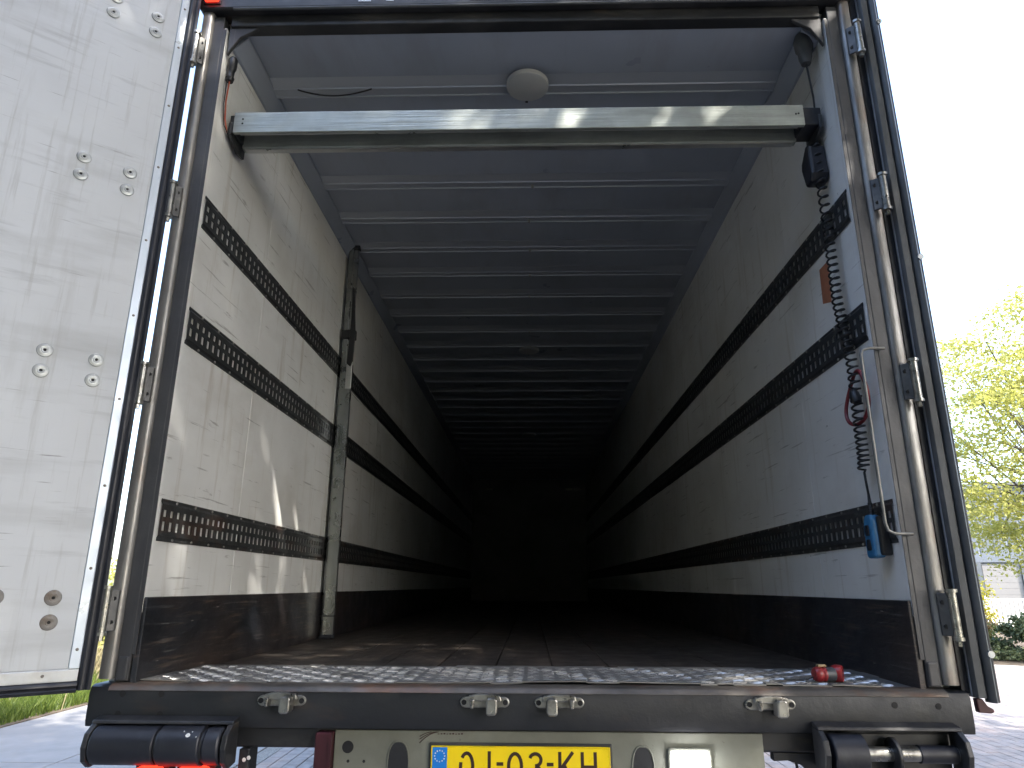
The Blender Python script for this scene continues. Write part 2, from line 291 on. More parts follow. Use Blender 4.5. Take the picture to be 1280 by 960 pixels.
# ------------------------------------------------------------------ leaves, trees
def leaf_mesh(pts, size, rnd, flat=0.0, droop=0.0):
    mb = MB()
    for p in pts:
        s = size*rnd.uniform(0.6, 1.35)
        d = Vector((rnd.gauss(0, 1), rnd.gauss(0, 1), rnd.gauss(0, 1)*(1-flat) - droop)).normalized()
        n = Vector((rnd.gauss(0, 1), rnd.gauss(0, 1), rnd.gauss(0, 1) + flat*2)).normalized()
        w = d.cross(n)
        if w.length < 0.05: continue
        w.normalize(); k = n*0.12*s
        p = Vector(p)
        mb.add([p - d*s*0.5, p + w*s*0.27 + k, p + d*s*0.5, p - w*s*0.27 + k], [(0, 1, 2), (0, 2, 3)])
    return mb
def fast(name, mb, m, parent=None, **k):
    me = bpy.data.meshes.new(name); me.from_pydata(mb.v, [], mb.f); return link(name, me, m, parent, **k)
def crown_points(rnd, centre, rad, n, clumps, clump_r, hollow=0.35, spray=False):
    c = Vector(centre); cs = []
    while len(cs) < clumps:
        v = Vector((rnd.uniform(-1, 1), rnd.uniform(-1, 1), rnd.uniform(-1, 1)))
        if hollow < v.length < 1: cs.append((c + Vector((v.x*rad[0], v.y*rad[1], v.z*rad[2])), clump_r*rnd.uniform(0.55, 1.3)))
    pts = []
    for i in range(n):
        q, r = cs[rnd.randrange(len(cs))]
        v = Vector((rnd.gauss(0, 0.5), rnd.gauss(0, 0.5), rnd.gauss(0, 0.3)))
        if spray: v = Vector((v.x*1.35, v.y*1.35, v.z*.42 - .18*(v.x*v.x + v.y*v.y)))
        pts.append(q + v*r)
    return pts, cs
def tree(name, label, base, height, centre, rad, n, clumps, clump_r, leaf, size, seed, trunk_r=0.16, group=None, spray=False):
    rnd = random.Random(seed); base = Vector(base)
    t = thing(name, label, 'tree', base, group=group)
    pts, cs = crown_points(rnd, Vector(centre) - base, rad, n, clumps, clump_r, spray=spray)
    fast('crown', leaf_mesh(pts, size, rnd, 0.35, 0.25), leaf, t)
    mb = MB(); top = Vector(centre) - base; top.z += rad[2]*0.3
    path = [Vector((0, 0, -0.05)).lerp(top, k/8) + Vector((rnd.uniform(-.06, .06), rnd.uniform(-.06, .06), 0))*(k > 0) for k in range(9)]
    mb.tube(path, trunk_r, 10, trunk_r*0.3)
    ob('trunk', mb, 'bark', t, smooth=60)
    for q, r in cs[:int(clumps*0.6)]:
        k = rnd.uniform(0.35, 0.85); s = path[int(k*8)]
        m1 = s.lerp(q, 0.5) + Vector((rnd.uniform(-.2, .2), rnd.uniform(-.2, .2), rnd.uniform(-.1, .3)))
        ob('limb', MB().tube([s, s.lerp(m1, 0.6), m1, q], trunk_r*0.28, 6, 0.012), 'bark', t, smooth=60)
    return t
def shrub(name, label, base, rad, n, leaf, size, seed, clumps=14, group=None, flat=0.2, cat='shrub'):
    rnd = random.Random(seed); t = thing(name, label, cat, base, group=group)
    pts, cs = crown_points(rnd, (0, 0, rad[2]*0.95), rad, n, clumps, min(rad)*0.55, 0.2)
    pts = [p for p in pts if p.z > 0.03]
    fast('foliage', leaf_mesh(pts, size, rnd, flat), leaf, t)
    mb = MB()
    for q, r in cs[:8]:
        mb.tube([Vector((rnd.uniform(-.06, .06), rnd.uniform(-.06, .06), 0)), Vector((q.x*0.4, q.y*0.4, max(q.z*0.6, 0.1))), q], 0.014, 5, 0.004)
    ob('stem', mb, 'bark', t, smooth=60)
    return t

# the big tree behind the photographer on the right, whose shade and dapples fall on the trailer
O = Vector((-0.9, 0.3, 1.9)); CT = O + SUN*10.5
tree('shade_tree', 'tall dense leafy tree behind the viewpoint that shades the open trailer', (CT.x+1.0, CT.y-0.8, 0), 9, CT, (4.9, 4.9, 3.2), 36000, 100, 1.05, 'leaf_green', 0.21, 3, 0.24)
ADDED_TREES = (((-9.6, -5.0), 'unseen added tree nearest the open left door, out beyond the photo edge'), ((-5.6, -8.8), 'unseen added tree on the left behind the viewpoint, second from the left door'),
        ((-1.6, -10.2), 'unseen added tree straight behind the viewpoint, left of centre'), ((3.4, -11.4), 'unseen added tree straight behind the viewpoint, right of centre'), ((10.8, -2.8), 'unseen added tree beyond the right photo edge, rightmost of the row'))
bt = None  # unseen trees added to darken the hold and shade the right paving
for k, ((bx_, by_), lab) in enumerate(ADDED_TREES):
    if bt is None:
        bt = tree('added_shade_tree', lab, (bx_, by_, 0), 9, (bx_, by_, 5.8), (3.3, 3.3, 5.6), 15000, 110, 1.2, 'leaf_added', 0.36, 21, 0.2, group='unseen row of trees added to block light')
    else:
        q = bt.copy(); COL.objects.link(q); q.location = (bx_, by_, 0); q.rotation_euler = (0, 0, 1.3*k); q['label'] = lab
        for ch in bt.children:
            c = ch.copy(); COL.objects.link(c); c.parent = q
tree('young_tree', 'lime green leafy tree right of the trailer before the grey building', (12.2, 13.4, 0), 8, (11.9, 13.2, 4.9), (3.0, 3.0, 3.1), 40000, 150, 0.82, 'leaf_lime', 0.10, 12, 0.13, spray=True)

# left verge: grass, dry stalks, hedge shrubs
struct('verge', MB().box(-16, -5.625, -14, 40, -0.02, 0.02), 'soil')
rnd = random.Random(5); gm = MB(); dm = MB()
def blade(mb, x, y, h, w, z0=0.018):
    a = rnd.uniform(0, 6.28); dx, dy = math.cos(a)*w, math.sin(a)*w; lx, ly = rnd.gauss(0, .35)*h, rnd.gauss(0, .35)*h
    mb.add([(x-dx, y-dy, z0), (x+dx, y+dy, z0), (x+lx*.5+dx*.6, y+ly*.5+dy*.6, z0+h*.6), (x+lx, y+ly, z0+h)], [(0, 1, 2), (0, 2, 3)])
for i in range(26000):
    blade(gm, -5.68 - abs(rnd.gauss(0, 1.0)), rnd.uniform(3.5, 13), rnd.uniform(0.06, 0.22), 0.006)
for i in range(5000):
    blade(dm, -7.2 + rnd.gauss(0, 0.35), rnd.uniform(3.5, 13), rnd.uniform(0.2, 0.6), 0.005)
g = fast('grass', gm, 'grass', kind='stuff'); g['label'] = 'bright green grass along the concrete road on the left'; g['category'] = 'grass'
g = fast('dry_stalks', dm, 'straw', kind='stuff'); g['label'] = 'dry straw coloured stalks at the back of the grass verge'; g['category'] = 'dry grass'
for k, (hx, hy, lab) in enumerate(((-8.0, 6.3, 'lime green hedge bush on the verge just under the open left door'),
                                   (-8.2, 8.2, 'lime green hedge bush behind the grass on the left'),
                                   (-8.3, 10.2, 'lime green hedge bush seen through the gap beside the left hinges'),
                                   (-8.2, 12.4, 'farthest lime green hedge bush behind the left verge'))):
    shrub('hedge_bush', lab, (hx, hy, 0), (0.95, 1.15, 0.98), 5000, 'leaf_lime' if k != 1 else 'leaf_yellow', 0.10, 40+k, 26, 'hedge along the left verge')

# right background: planting bed, shrubs, fence, building
bed = struct('planting_bed', MB().prism([(8.2, 12.6), (9.6, 11.9), (15.5, 11.9), (24, 30), (9.6, 30)], 'z', -0.02, 0.045), 'soil')
kerbp = [(8.2, 12.6), (9.6, 11.9), (15.5, 11.9)]
for (ax, ay), (bx, by) in zip(kerbp, kerbp[1:]):
    L = math.hypot(bx-ax, by-ay); n = max(1, int(L/1.0))
    for k in range(n):
        p = Vector((ax + (bx-ax)*(k+.5)/n, ay + (by-ay)*(k+.5)/n, 0))
        ob('kerb_stone', MB().box(-L/n/2+.004, L/n/2-.004, -.05, .05, -0.03, 0.07), 'kerb', bed, loc=p, rot=(0, 0, math.atan2(by-ay, bx-ax)), bevel=.008)
shrub('juniper_bush', 'spreading dark green juniper bush at the front of the right planting bed', (10.4, 13.4, .04), (1.25, 1.0, 0.40), 9000, 'leaf_dark', 0.09, 51, 30, flat=0.5)
shrub('juniper_bush', 'smaller rust tinged bush between the juniper and the trailer door', (9.35, 13.9, .04), (0.55, 0.6, 0.5), 3500, 'leaf_rust', 0.07, 52, 16)
shrub('green_bush', 'mid green bush behind the juniper next to the white fence end', (10.9, 16.4, .04), (0.75, 0.8, 0.42), 4500, 'leaf_green', 0.08, 55, 18)
shrub('golden_bush', 'golden yellow bush in front of the building left of the roller door', (13.55, 21.0, .04), (0.75, 0.8, 0.95), 5000, 'leaf_yellow', 0.10, 53, 20)
shrub('pale_bush', 'pale straw coloured bush below the golden bush by the trailer door', (12.2, 18.6, .04), (0.7, 0.7, 0.45), 4000, 'leaf_rust', 0.08, 54, 18)
fn = thing('picket_fence', 'white picket fence in front of the grey building', 'fence', (15.3, 22.6, 0))
ob('post', MB().box(-.06, .06, -.06, .06, 0, 1.22), 'fence', fn, bevel=.01)
for k in range(1, 4): ob('post', MB().box(-.05, .05, -.05, .05, 0, 1.20), 'fence', fn, loc=(k*2.4, k*-0.36, 0), bevel=.01)
for z in (0.25, 1.08): ob('rail', MB().box(0, 7.28, -.02, .02, z, z+.07), 'fence', fn, rot=(0, 0, math.atan2(-.36, 2.4)))
pkm = MB().prism([(-.04, .1), (.04, .1), (.04, 1.10), (0, 1.15), (-.04, 1.10)], 'y', -.036, -.022).mesh('picket')
for k in range(54): link('picket', pkm, 'fence', fn, loc=(.12 + k*.132, -.018-k*.0198, 0), rot=(0, 0, math.atan2(-.36, 2.4)))
bd = thing('warehouse', 'pale grey metal clad industrial building with a roller door', 'building', (14.5, 37.0, 0), math.atan2(-7.0, 16.0))
ob('wall', MB().box(-3, 40, 0.06, 18, 0, 6.3), 'clad', bd)
plm = MB().prism([(0, 0), (.06, -.03), (.5, -.03), (.56, 0)], 'z', 0, 6.3).mesh('cladding_panel')
for k in range(38):
    x = -2.9 + k*.6
    if 8.2 < x + .3 < 10.5:
        ob('cladding_panel', MB().prism([(x, .058), (x+.03, .045), (x+.53, .045), (x+.56, .058)], 'z', 2.95, 6.29), 'clad', bd)
    else: ob('cladding_panel', MB().prism([(x, .058), (x+.03, .045), (x+.53, .045), (x+.56, .058)], 'z', 0, 6.29), 'clad', bd)
ob('roof_edge', MB().box(-3.1, 40.1, -.08, .1, 6.3, 6.55), 'clad', bd)
rd = ob('roller_door', MB().box(8.42, 10.0, -.02, .05, 0, 2.62), 'shutter', bd)
for k in range(9): ob('door_slat', MB().box(8.44, 9.98, -.035, -.0225, .03 + k*.285, .31 + k*.285), 'shutter', rd, bevel=.008)
for x in (8.1, 10.02): ob('door_jamb', MB().box(x, x+.30, -.12, .05, 0, 2.68), 'jamb', bd)
ob('door_lintel', MB().box(8.1, 10.32, -.10, .05, 2.69, 2.94), 'clad', bd)

# ================================================================== THE TRAILER (local z = 0 at its floor)
W = 1.172; LEN = 12.25; RH = 2.42
tr = thing('box_trailer', 'open rear of a white box trailer with dark empty cargo hold', 'trailer', (0, 0, FZ))
# --- floor
fl = ob('floor', MB().box(-1.25, 1.25, .06, LEN, -.12, -.024), 'black', tr)
NP = 11
for k in range(NP):
    x0 = -W + .012 + k*(2*W-.024)/NP; x1 = x0 + (2*W-.024)/NP
    dz = random.uniform(-.0015, .0015)
    ob('plank', MB().box(x0+.002, x1-.002, .42, LEN-.02, -.0225, -.003+dz), 'plank', fl, bevel=.002, seg=1)
# --- tread plate at the threshold
tp = MB()
nx, nyy = 48, 8
for i in range(nx):
    for j in range(nyy):
        xa = -W + .012 + (2*W-.024)*i/nx; xb = -W + .012 + (2*W-.024)*(i+1)/nx
        ya = .028 + .445*j/nyy; yb = .028 + .445*(j+1)/nyy
        def hz(x, y): return .004 + .0035*math.sin(x*3.1+.6) * (1 - (y-.028)/.445) + .0015*math.sin(x*9+y*5)*(1-(y-.028)/.445)
        tp.add([(xa, ya, hz(xa, ya)), (xb, ya, hz(xb, ya)), (xb, yb, hz(xb, yb)), (xa, yb, hz(xa, yb))], [(0, 1, 2, 3)])
tread = ob('tread_plate', tp, 'tread', tr)
md = tread.modifiers.new('solid', 'SOLIDIFY'); md.thickness = .003; md.offset = -1
lz = MB(); cell = .048
for i in range(int((2*W-.05)/cell)):
    for j in range(int(.43/cell)):
        cx_ = -W + .03 + (i+.5)*cell; cy_ = .038 + (j+.5)*cell
        ang = math.radians(45 if (i+j) % 2 else -45); d = Vector((math.cos(ang), math.sin(ang), 0)); n = Vector((-d.y, d.x, 0))
        for k in (-1, 0, 1):
            c = Vector((cx_, cy_, 0)) + n*k*.0135; c.z = .0042 + .0035*math.sin(cx_*3.1+.6)*(1-(cy_-.028)/.445) + .0015*math.sin(cx_*9+cy_*5)*(1-(cy_-.028)/.445)
            a, b = d*.0195, n*.0048; h = Vector((0, 0, .0036))
            lz.add([c-a, c-b, c+a, c+b, c-a*.55+h, c-b*.4+h, c+a*.55+h, c+b*.4+h], [(0, 1, 5, 4), (1, 2, 6, 5), (2, 3, 7, 6), (3, 0, 4, 7), (4, 5, 6, 7)])
fast('tread_pattern', lz, 'tread_worn', tread, kind='stuff')
# --- side walls with panels, kick plates and lashing rails
def rail_mesh(sx, z0, z1, L):
    pitch = .045; y0 = .022; n = int((L-y0)/pitch); mb = MB(); h = z1-z0
    zs = [z0+.012, z0+h*.22, z0+h*.46, z0+h*.58, z0+h*.76, z1-.012]
    xo = sx*(W-.0065)
    for k in range(n):
        ya = y0+k*pitch; ys = [ya, ya+.012, ya+.032, ya+pitch]
        lean = .004
        for c in range(3):
            for r in range(5):
                if c == 1 and r in (1, 3): continue
                mb.add([(xo, ys[c], zs[r]), (xo, ys[c+1], zs[r]), (xo, ys[c+1], zs[r+1]), (xo, ys[c], zs[r+1])], [(0, 1, 2, 3)])
    ye = y0+n*pitch
    for za, zb, s in ((zs[0], z0+.004, 1), (zs[-1], z1-.004, -1)):
        mb.add([(xo, y0, za), (xo, ye, za), (sx*(W-.002), ye, zb), (sx*(W-.002), y0, zb)], [(0, 1, 2, 3)])
        zc = zb - s*.010
        mb.add([(sx*(W-.002), y0, zb), (sx*(W-.002), ye, zb), (sx*(W-.002), ye, zc), (sx*(W-.002), y0, zc)], [(0, 1, 2, 3)])
    me = bpy.data.meshes.new('cargo_rail'); me.from_pydata(mb.v, [], mb.f)
    bm = bmesh.new(); bm.from_mesh(me); bmesh.ops.remove_doubles(bm, verts=bm.verts, dist=1e-5); bmesh.ops.recalc_face_normals(bm, faces=bm.faces); bm.to_mesh(me); bm.free()
    return me
RAILS = ((1.660, 1.541), (1.218, 1.093), (0.547, 0.424))
rv = MB().lathe([(.0, .003), (.004, .0026), (.006, .0)], (0, 0, 0), (1, 0, 0), 8).mesh('rivet', 60)
for sx, nm in ((-1, 'left'), (1, 'right')):
    def X(a, b): return (min(sx*a, sx*b), max(sx*a, sx*b))
    x0, x1 = X(W+.012, 1.272)
    wl = ob('side_wall', MB().box(x0, x1, .055, LEN+.05, -.12, 2.50), 'white', tr)
    ys = [.004, .64] + [.64+1.22*k for k in range(1, 10)] + [LEN]
    x0, x1 = X(W, W+.0115)
    for a, b in zip(ys, ys[1:]):
        ob('wall_panel', MB().box(x0, x1, a+.0012, b-.0012, .2, 2.41), 'wall', wl, bevel=.0015, seg=1)
    x0, x1 = X(W-.010, W+.010)
    for a, b in ((.006, 3.1), (3.1, 6.1), (6.1, 9.1), (9.1, LEN-.02)):
        ob('kick_plate', MB().box(x0, x1, a, b-.002, -.02, .246), 'kick', wl, bevel=.003)
    for k, (zt, zb) in enumerate(RAILS):
        o = link('cargo_rail', rail_mesh(sx, zb, zt, LEN-.05), 'rail_low' if k == 2 else 'rail', wl)
        s = o.modifiers.new('solid', 'SOLIDIFY'); s.thickness = .002; s.offset = 0
        for j in range(16):
            for z in (zt-.001, zb+.001):
                link('rivet', rv, 'steel', wl, loc=(sx*(W-.0035), .12 + j*.135, z), rot=(0, 0, math.pi if sx > 0 else 0))
    # cove between wall and roof
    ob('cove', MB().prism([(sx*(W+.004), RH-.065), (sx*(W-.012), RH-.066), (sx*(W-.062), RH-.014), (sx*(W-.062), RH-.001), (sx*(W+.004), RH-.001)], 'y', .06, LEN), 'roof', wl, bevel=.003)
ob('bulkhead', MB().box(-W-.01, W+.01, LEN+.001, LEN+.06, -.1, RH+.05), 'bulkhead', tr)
for x in (-.83, .83, 1.0): ob('bulkhead_bracket', MB().box(x-.07, x+.07, LEN-.03, LEN, 2.20, 2.235), 'steel', tr)
# --- roof with bows
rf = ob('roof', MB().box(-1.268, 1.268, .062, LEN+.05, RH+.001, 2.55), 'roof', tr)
bow = MB().prism([(-.080, 0), (-.030, -.014), (-.026, -.0185), (.018, -.0185), (.020, -.024), (.025, -.024), (.027, -.014), (.045, 0)], 'x', -W+.06, W-.06).mesh('roof_bow')
k = 0; y = .375
while y < LEN-.1:
    link('roof_bow', bow, 'bow', rf, loc=(random.uniform(-.002, .002), y+random.uniform(-.006, .006), RH+.0005))
    ob('bow_clip', MB().box(-.007, .007, -.012, .022, -.006, 0), 'steel', rf, loc=(.035+random.uniform(-.012, .012), y, RH-.025), bevel=.002)
    y += .3785; k += 1
def dome(y, r=.092):
    c = ob('ceiling_lamp', MB().lathe([(0, -.022), (r*.93, -.022), (r*.985, -.019), (r, -.012), (r, 0)], (.02, y, RH-.024), (0, 0, 1), 40), 'disc', tr, smooth=35)
    ob('lamp_clip', MB().box(.010, .022, y+r-.006, y+r+.004, RH-.048, RH-.030), 'dark', c)
    return c
dome(.33); dome(3.88); dome(7.62)
ob('roof_wire', MB().tube([(-1.0+.33*t, 0.350, 2.397 - .034*math.sin(math.pi*t)**.9) for t in [i/20 for i in range(21)]], .0035, 6), 'cable', tr, smooth=60)
# --- rear frame
for sx in (-1, 1):
    pp = [(sx*1.270, .05), (sx*1.270, -.004), (sx*1.267, -.011), (sx*1.260, -.0145), (sx*1.240, -.0150), (sx*1.233, -.0125), (sx*1.228, -.006), (sx*1.226, 0.003), (sx*1.226, .05)]
    po = ob('corner_post', MB().prism(pp, 'z', .012, 2.60), 'post', tr, smooth=40)
    a, b = sorted((sx*1.2255, sx*(W+.0125)))
    ob('post_flange', MB().box(a, b, .0, .053, .004, 2.46), 'post_in', po, bevel=.003)
    c_, d_ = sorted((sx*(W+.0005), sx*(W+.0123)))
    ob('post_lip', MB().box(c_, d_, .0, .0034, .08, 2.40), 'post_in', po)
    ob('foot_plate', MB().box(min(sx*1.220, sx*1.186), max(sx*1.220, sx*1.186), -.006, .02, .006, .075), 'post_in', po, bevel=.006)
sl = ob('sill_beam', MB().prism([(-.02, -.115), (-.024, -.100), (-.024, -.022), (-.018, -.008), (-.004, -.002), (.10, -.002), (.10, -.115)], 'x', -1.279, 1.284), 'sill', tr, smooth=35)
ob('worn_edge', MB().prism([(-.026, -.017), (-.0195, -.006), (-.005, .001), (.040, .001), (.040, -.001), (-.004, -.0012), (-.0185, -.008), (-.0245, -.018)], 'x', -1.224, 1.224), 'sill_edge', sl, smooth=50)
hd = MB().lathe([(.009, -.001), (.009, .0006), (0, .0008)], (0, 0, 0), (0, -1, 0), 12).mesh('bolt_hole')
for x, z in ((-1.179, -.026), (-1.063, -.026), (-1.185, -.081), (-1.06, -.081), (1.067, -.040), (1.190, -.042), (1.07, -.094), (1.187, -.095)):
    link('bolt_hole', hd, 'dark', sl, loc=(x, -.0242, z))
# lock keepers on the sill
def keeper(x, flip):
    s = -1 if flip else 1
    z = -.040; base = []
    for i in range(28):
        t = 2*math.pi*i/28; cx = .054 if math.cos(t) > 0 else -.054
        base.append((cx + .018*math.cos(t), z + .015*math.sin(t)))
    c = ob('lock_keeper', MB().prism(base, 'y', -.033, -.024), 'steel', tr, bevel=.003, loc=(x, 0, 0))
    ob('keeper_web', MB().prism([(-.05, z+.004), (.05, z+.004), (.046, z+.019), (.02, z+.024), (-.02, z+.024), (-.046, z+.019)], 'y', -.047, -.033), 'steel', c, bevel=.003)
    ob('keeper_claw', MB().prism([(s*.006, z-.024), (s*.010, z-.030), (s*.032, z-.030), (s*.038, z-.022), (s*.038, z+.012), (s*.030, z+.017), (s*.012, z+.017), (s*.006, z+.010)], 'y', -.074, -.032), 'steel', c, bevel=.005)
    ob('keeper_lug', MB().prism([(-s*.030, z-.014), (-s*.040, z-.014), (-s*.043, z+.012), (-s*.028, z+.012)], 'y', -.062, -.032), 'steel', c, bevel=.004)
    for q in (-.060, .060):
        ob('keeper_bolt', MB().cyl((q, -.036, z), (q, -.0325, z), .0075, 10), 'dark', c)
for x, fl_ in ((-.702, False), (-.108, False), (.108, True), (.712, False)): keeper(x, fl_)
# header
he = ob('header_beam', MB().box(-1.279, 1.279, -.03, .055, 2.472, 2.66), 'black', tr, bevel=.008)
ob('header_lip', MB().box(-1.16, 1.16, .004, .06, 2.417, 2.4705), 'black', he, bevel=.004)
ob('header_bead', MB().tube([(-1.14, -.028, 2.470), (1.14, -.028, 2.470)], .006, 8), 'rubber_l', he, smooth=60)
for x, w in ((-.62, .05), (-.52, .03), (-.12, .16), (.02, .02), (.10, .03)):
    ob('header_scrape', MB().box(x-w/2, x+w/2, -.0325, -.0295, 2.493, 2.499), 'steel', he)
for sx in (-1, 1):
    ob('corner_gusset', MB().prism([(sx*1.165, 2.29), (sx*1.165, 2.416), (sx*1.05, 2.416), (sx*1.07, 2.400), (sx*1.12, 2.37)], 'y', .012, .028), 'post_in', he, bevel=.003)
ml = ob('marker_lamp', MB().box(-1.255, -1.20, -.052, -.031, 2.50, 2.545), 'lamp_red', tr, bevel=.006)
ob('lamp_base', MB().box(-1.262, -1.193, -.034, -.0305, 2.493, 2.552), 'rubber', ml)
# --- hinges
HZ = (2.272, 1.612, .925, .208)
for sx in (-1, 1):
    for z in HZ:
        ax = sx*1.268 if sx > 0 else -1.262
        hn = ob('hinge', MB().cyl((ax, -.044, z-.062), (ax, -.044, z+.062), .0125, 18), 'steel', tr, smooth=40)
        ob('hinge_leaf', MB().prism([(ax-sx*.004, -.046), (ax-sx*.004, -.034), (sx*1.236, -.016), (sx*1.236, -.024)], 'z', z-.060, z+.060), 'hinge_back', hn, bevel=.002)
        ob('hinge_cap', MB().cyl((ax, -.044, z+.0625), (ax, -.044, z+.072), .017, 14), 'steel', hn, smooth=40)
        ob('hinge_cap', MB().cyl((ax, -.044, z-.072), (ax, -.044, z-.0625), .016, 14), 'steel', hn, smooth=40)
        ob('hinge_pin', MB().cyl((ax, -.044, z-.088), (ax, -.044, z-.0725), .008, 6), 'steel', hn)
        ob('hinge_rib', MB().tube([(ax-sx*.008, -.050, z-.055), (ax-sx*.008, -.050, z+.055)], .003, 6), 'steel', hn, smooth=60)
        for q in (-.034, .034):
            ob('leaf_bolt', MB().cyl((sx*1.246, -.033, z+q), (sx*1.246, -.0255, z+q), .007, 6), 'dark', hn)
# --- left door, standing open towards the camera
A = math.radians(50); dd = Vector((-math.sin(A), -math.cos(A)))
ld = ob('door', MB().box(.060, 1.24, -.045, 0, .048, 2.64), 'door', tr, loc=(-1.27, -.05, 0), rot=(0, 0, math.atan2(dd.y, dd.x)), bevel=.002, label='left door standing open, its scuffed white inner face to the camera')
ob('edge_trim', MB().prism([(.031, -.040), (.031, .0005), (.034, .003), (.0575, .003), (.0595, .0005), (.0595, -.040)], 'z', .0485, 2.64), 'trim', ld)
ob('bottom_trim', MB().prism([(-.040, .014), (.0025, .014), (.003, .018), (.003, .044), (0, .0475), (-.040, .0475)], 'x', .0325, 1.24), 'trim_dirty', ld)
ob('door_seal', MB().prism([(.0305, -.050), (.0305, .0), (.026, .009), (.018, .011), (.010, .006), (.004, .012), (-.004, .010), (-.007, 0), (-.004, -.012), (.004, -.016), (.004, -.050)], 'z', -.012, 2.66), 'rubber', ld, smooth=50)
ob('bottom_seal', MB().prism([(-.050, .0135), (.0, .0135), (.009, .009), (.011, .002), (.005, -.003), (.012, -.009), (.009, -.017), (-.002, -.018), (-.006, -.010), (-.050, -.006)], 'x', .0315, 1.24), 'rubber', ld, smooth=50)
screw = MB().lathe([(.0, .0016), (.003, .0014), (.0045, 0)], (0, 0, 0), (0, 1, 0), 10).mesh('trim_screw', 60)
for z in (2.42, 2.24, 1.98, 1.72, 1.43, 1.15, .86, .58, .33, .10): link('trim_screw', screw, 'bolt_old', ld, loc=(.045, .003, z))
for x in (.12, .3, .5, .7): link('trim_screw', screw, 'bolt_old', ld, loc=(x, .003, .032))
bo = MB().lathe([(.0, .0035), (.0045, .0035), (.0048, .006), (.0085, .0065), (.0095, .0045), (.014, .0052), (.017, .004), (.0205, .0035), (.0225, 0)], (0, 0, 0), (0, 1, 0), 24).mesh('hinge_bolt', 40)
bc = MB().lathe([(.0, .0042), (.0046, .0042)], (0, 0, 0), (0, 1, 0), 10).mesh('bolt_socket')
for i, z in enumerate((2.300, 1.632, .943, .212)):
    for x, q in ((.128, .033), (.128, -.035), (.268, .036), (.268, -.030)):
        p = link('hinge_bolt', bo if i < 3 else bo.copy(), 'bolt', ld, loc=(x, 0, z+q))
        if i == 3: p.data.materials.clear(); p.data.materials.append(mt['bolt_old'])
        link('bolt_socket', bc, 'dark', p)
# --- right door, folded back along the side: only its hinge edge shows
rdz = ob('door', MB().box(1.303, 1.345, -.012, 1.22, -.02, 2.66), 'door', tr, bevel=.003, label='right door folded back along the trailer side, seen edge on')
ob('edge_profile', MB().prism([(1.299, -.0125), (1.299, -.028), (1.303, -.034), (1.322, -.036), (1.330, -.028), (1.330, -.0125)], 'z', -.018, 2.66), 'rubber_l', rdz, smooth=50)
ob('door_seal', MB().prism([(1.3315, -.0125), (1.3315, -.03), (1.336, -.042), (1.345, -.046), (1.352, -.040), (1.355, -.026), (1.352, -.0125)], 'z', -.03, 2.66), 'rubber_l', rdz, smooth=50)
ob('seal_lip', MB().tube([(1.3575, -.030, -.03), (1.3575, -.030, 2.66)], .0055, 8), 'rubber', rdz, smooth=60)
for z in (1.36, .10, 2.34): ob('seal_bolt', MB().cyl((1.350, -.050, z), (1.350, -.040, z), .010, 12), 'bolt', rdz)
ob('door_hook', MB().prism([(1.300, -.020), (1.318, -.021), (1.330, -.040), (1.345, -.048), (1.347, -.056), (1.338, -.060), (1.302, -.058)], 'y', -.025, -.005), 'maroon', rdz, bevel=.003)
ob('red_stripe', MB().box(1.2712, 1.2752, .012, .05, .01, 2.60), 'red_tape', tr)
ob('side_gasket', MB().box(1.2762, 1.2985, -.002, .06, -.01, 2.62), 'rubber', tr)
# --- bumper zone under the sill
ob('lower_beam', MB().box(-1.262, 1.262, .005, .09, -.172, -.1155), 'black', tr, bevel=.006)
bp = ob('bumper_panel', MB().box(-.545, .69, -.004, .0045, -.52, -.121), 'panel', tr, bevel=.002)
ob('maroon_bracket', MB().box(-.596, -.5475, -.03, .02, -.52, -.124), 'maroon', tr, bevel=.004)
ob('maroon_bracket', MB().box(-.556, -.5462, -.034, -.0305, -.52, -.124), 'maroon', tr)
def disc(x, z, r): ob('drill_hole', MB().cyl((x, -.0056, z), (x, -.0035, z), r, 20), 'dark', bp)
disc(-.505, -.166, .0165); disc(-.502, -.203, .004); disc(-.456, -.203, .004)
def oval(x, z0, w, h):
    pts = []
    for i in range(32):
        t = 2*math.pi*i/32; pts.append((x + w*math.copysign(abs(math.cos(t))**.75, math.cos(t)), z0 - h + h*math.copysign(abs(math.sin(t))**.75, math.sin(t))))
    ob('oval_recess', MB().prism(pts, 'y', -.0062, -.0035), 'black', bp)
    ob('recess_rim', MB().tube([(a, -.006, b) for a, b in pts] + [(pts[0][0], -.006, pts[0][1])], .0022, 6), 'panel', bp, smooth=60)
oval(-.357, -.150, .031, .07); oval(.345, -.157, .031, .07)
wl_ = ob('work_lamp', MB().box(.424, .531, -.03, -.0045, -.30, -.166), 'lamp_white', tr, bevel=.014, seg=3)
ob('lamp_housing', MB().box(.416, .539, -.016, -.0048, -.312, -.158), 'panel', wl_, bevel=.006)
# faded maker's sticker: swoosh and an unreadable line
st = ob('faded_sticker', MB().box(-.300, -.150, -.0052, -.0042, -.1495, -.122), mt['panel'], bp)
for k, (r1, h1) in enumerate(((.055, .018), (.050, .011), (.034, .006))):
    ob('swoosh', MB().tube([(-.297 + r1*t, -.0056, -.128 - h1*(1-t)**2*1.4 + .004*t) for t in [i/8 for i in range(9)]], .0012, 5), 'ink', st)
for k in range(9): ob('swoosh', MB().box(-.245+k*.0085, -.2395+k*.0085, -.0058, -.0053, -.1305, -.1285+.002*((k*7) % 3)/2), 'ink', st)
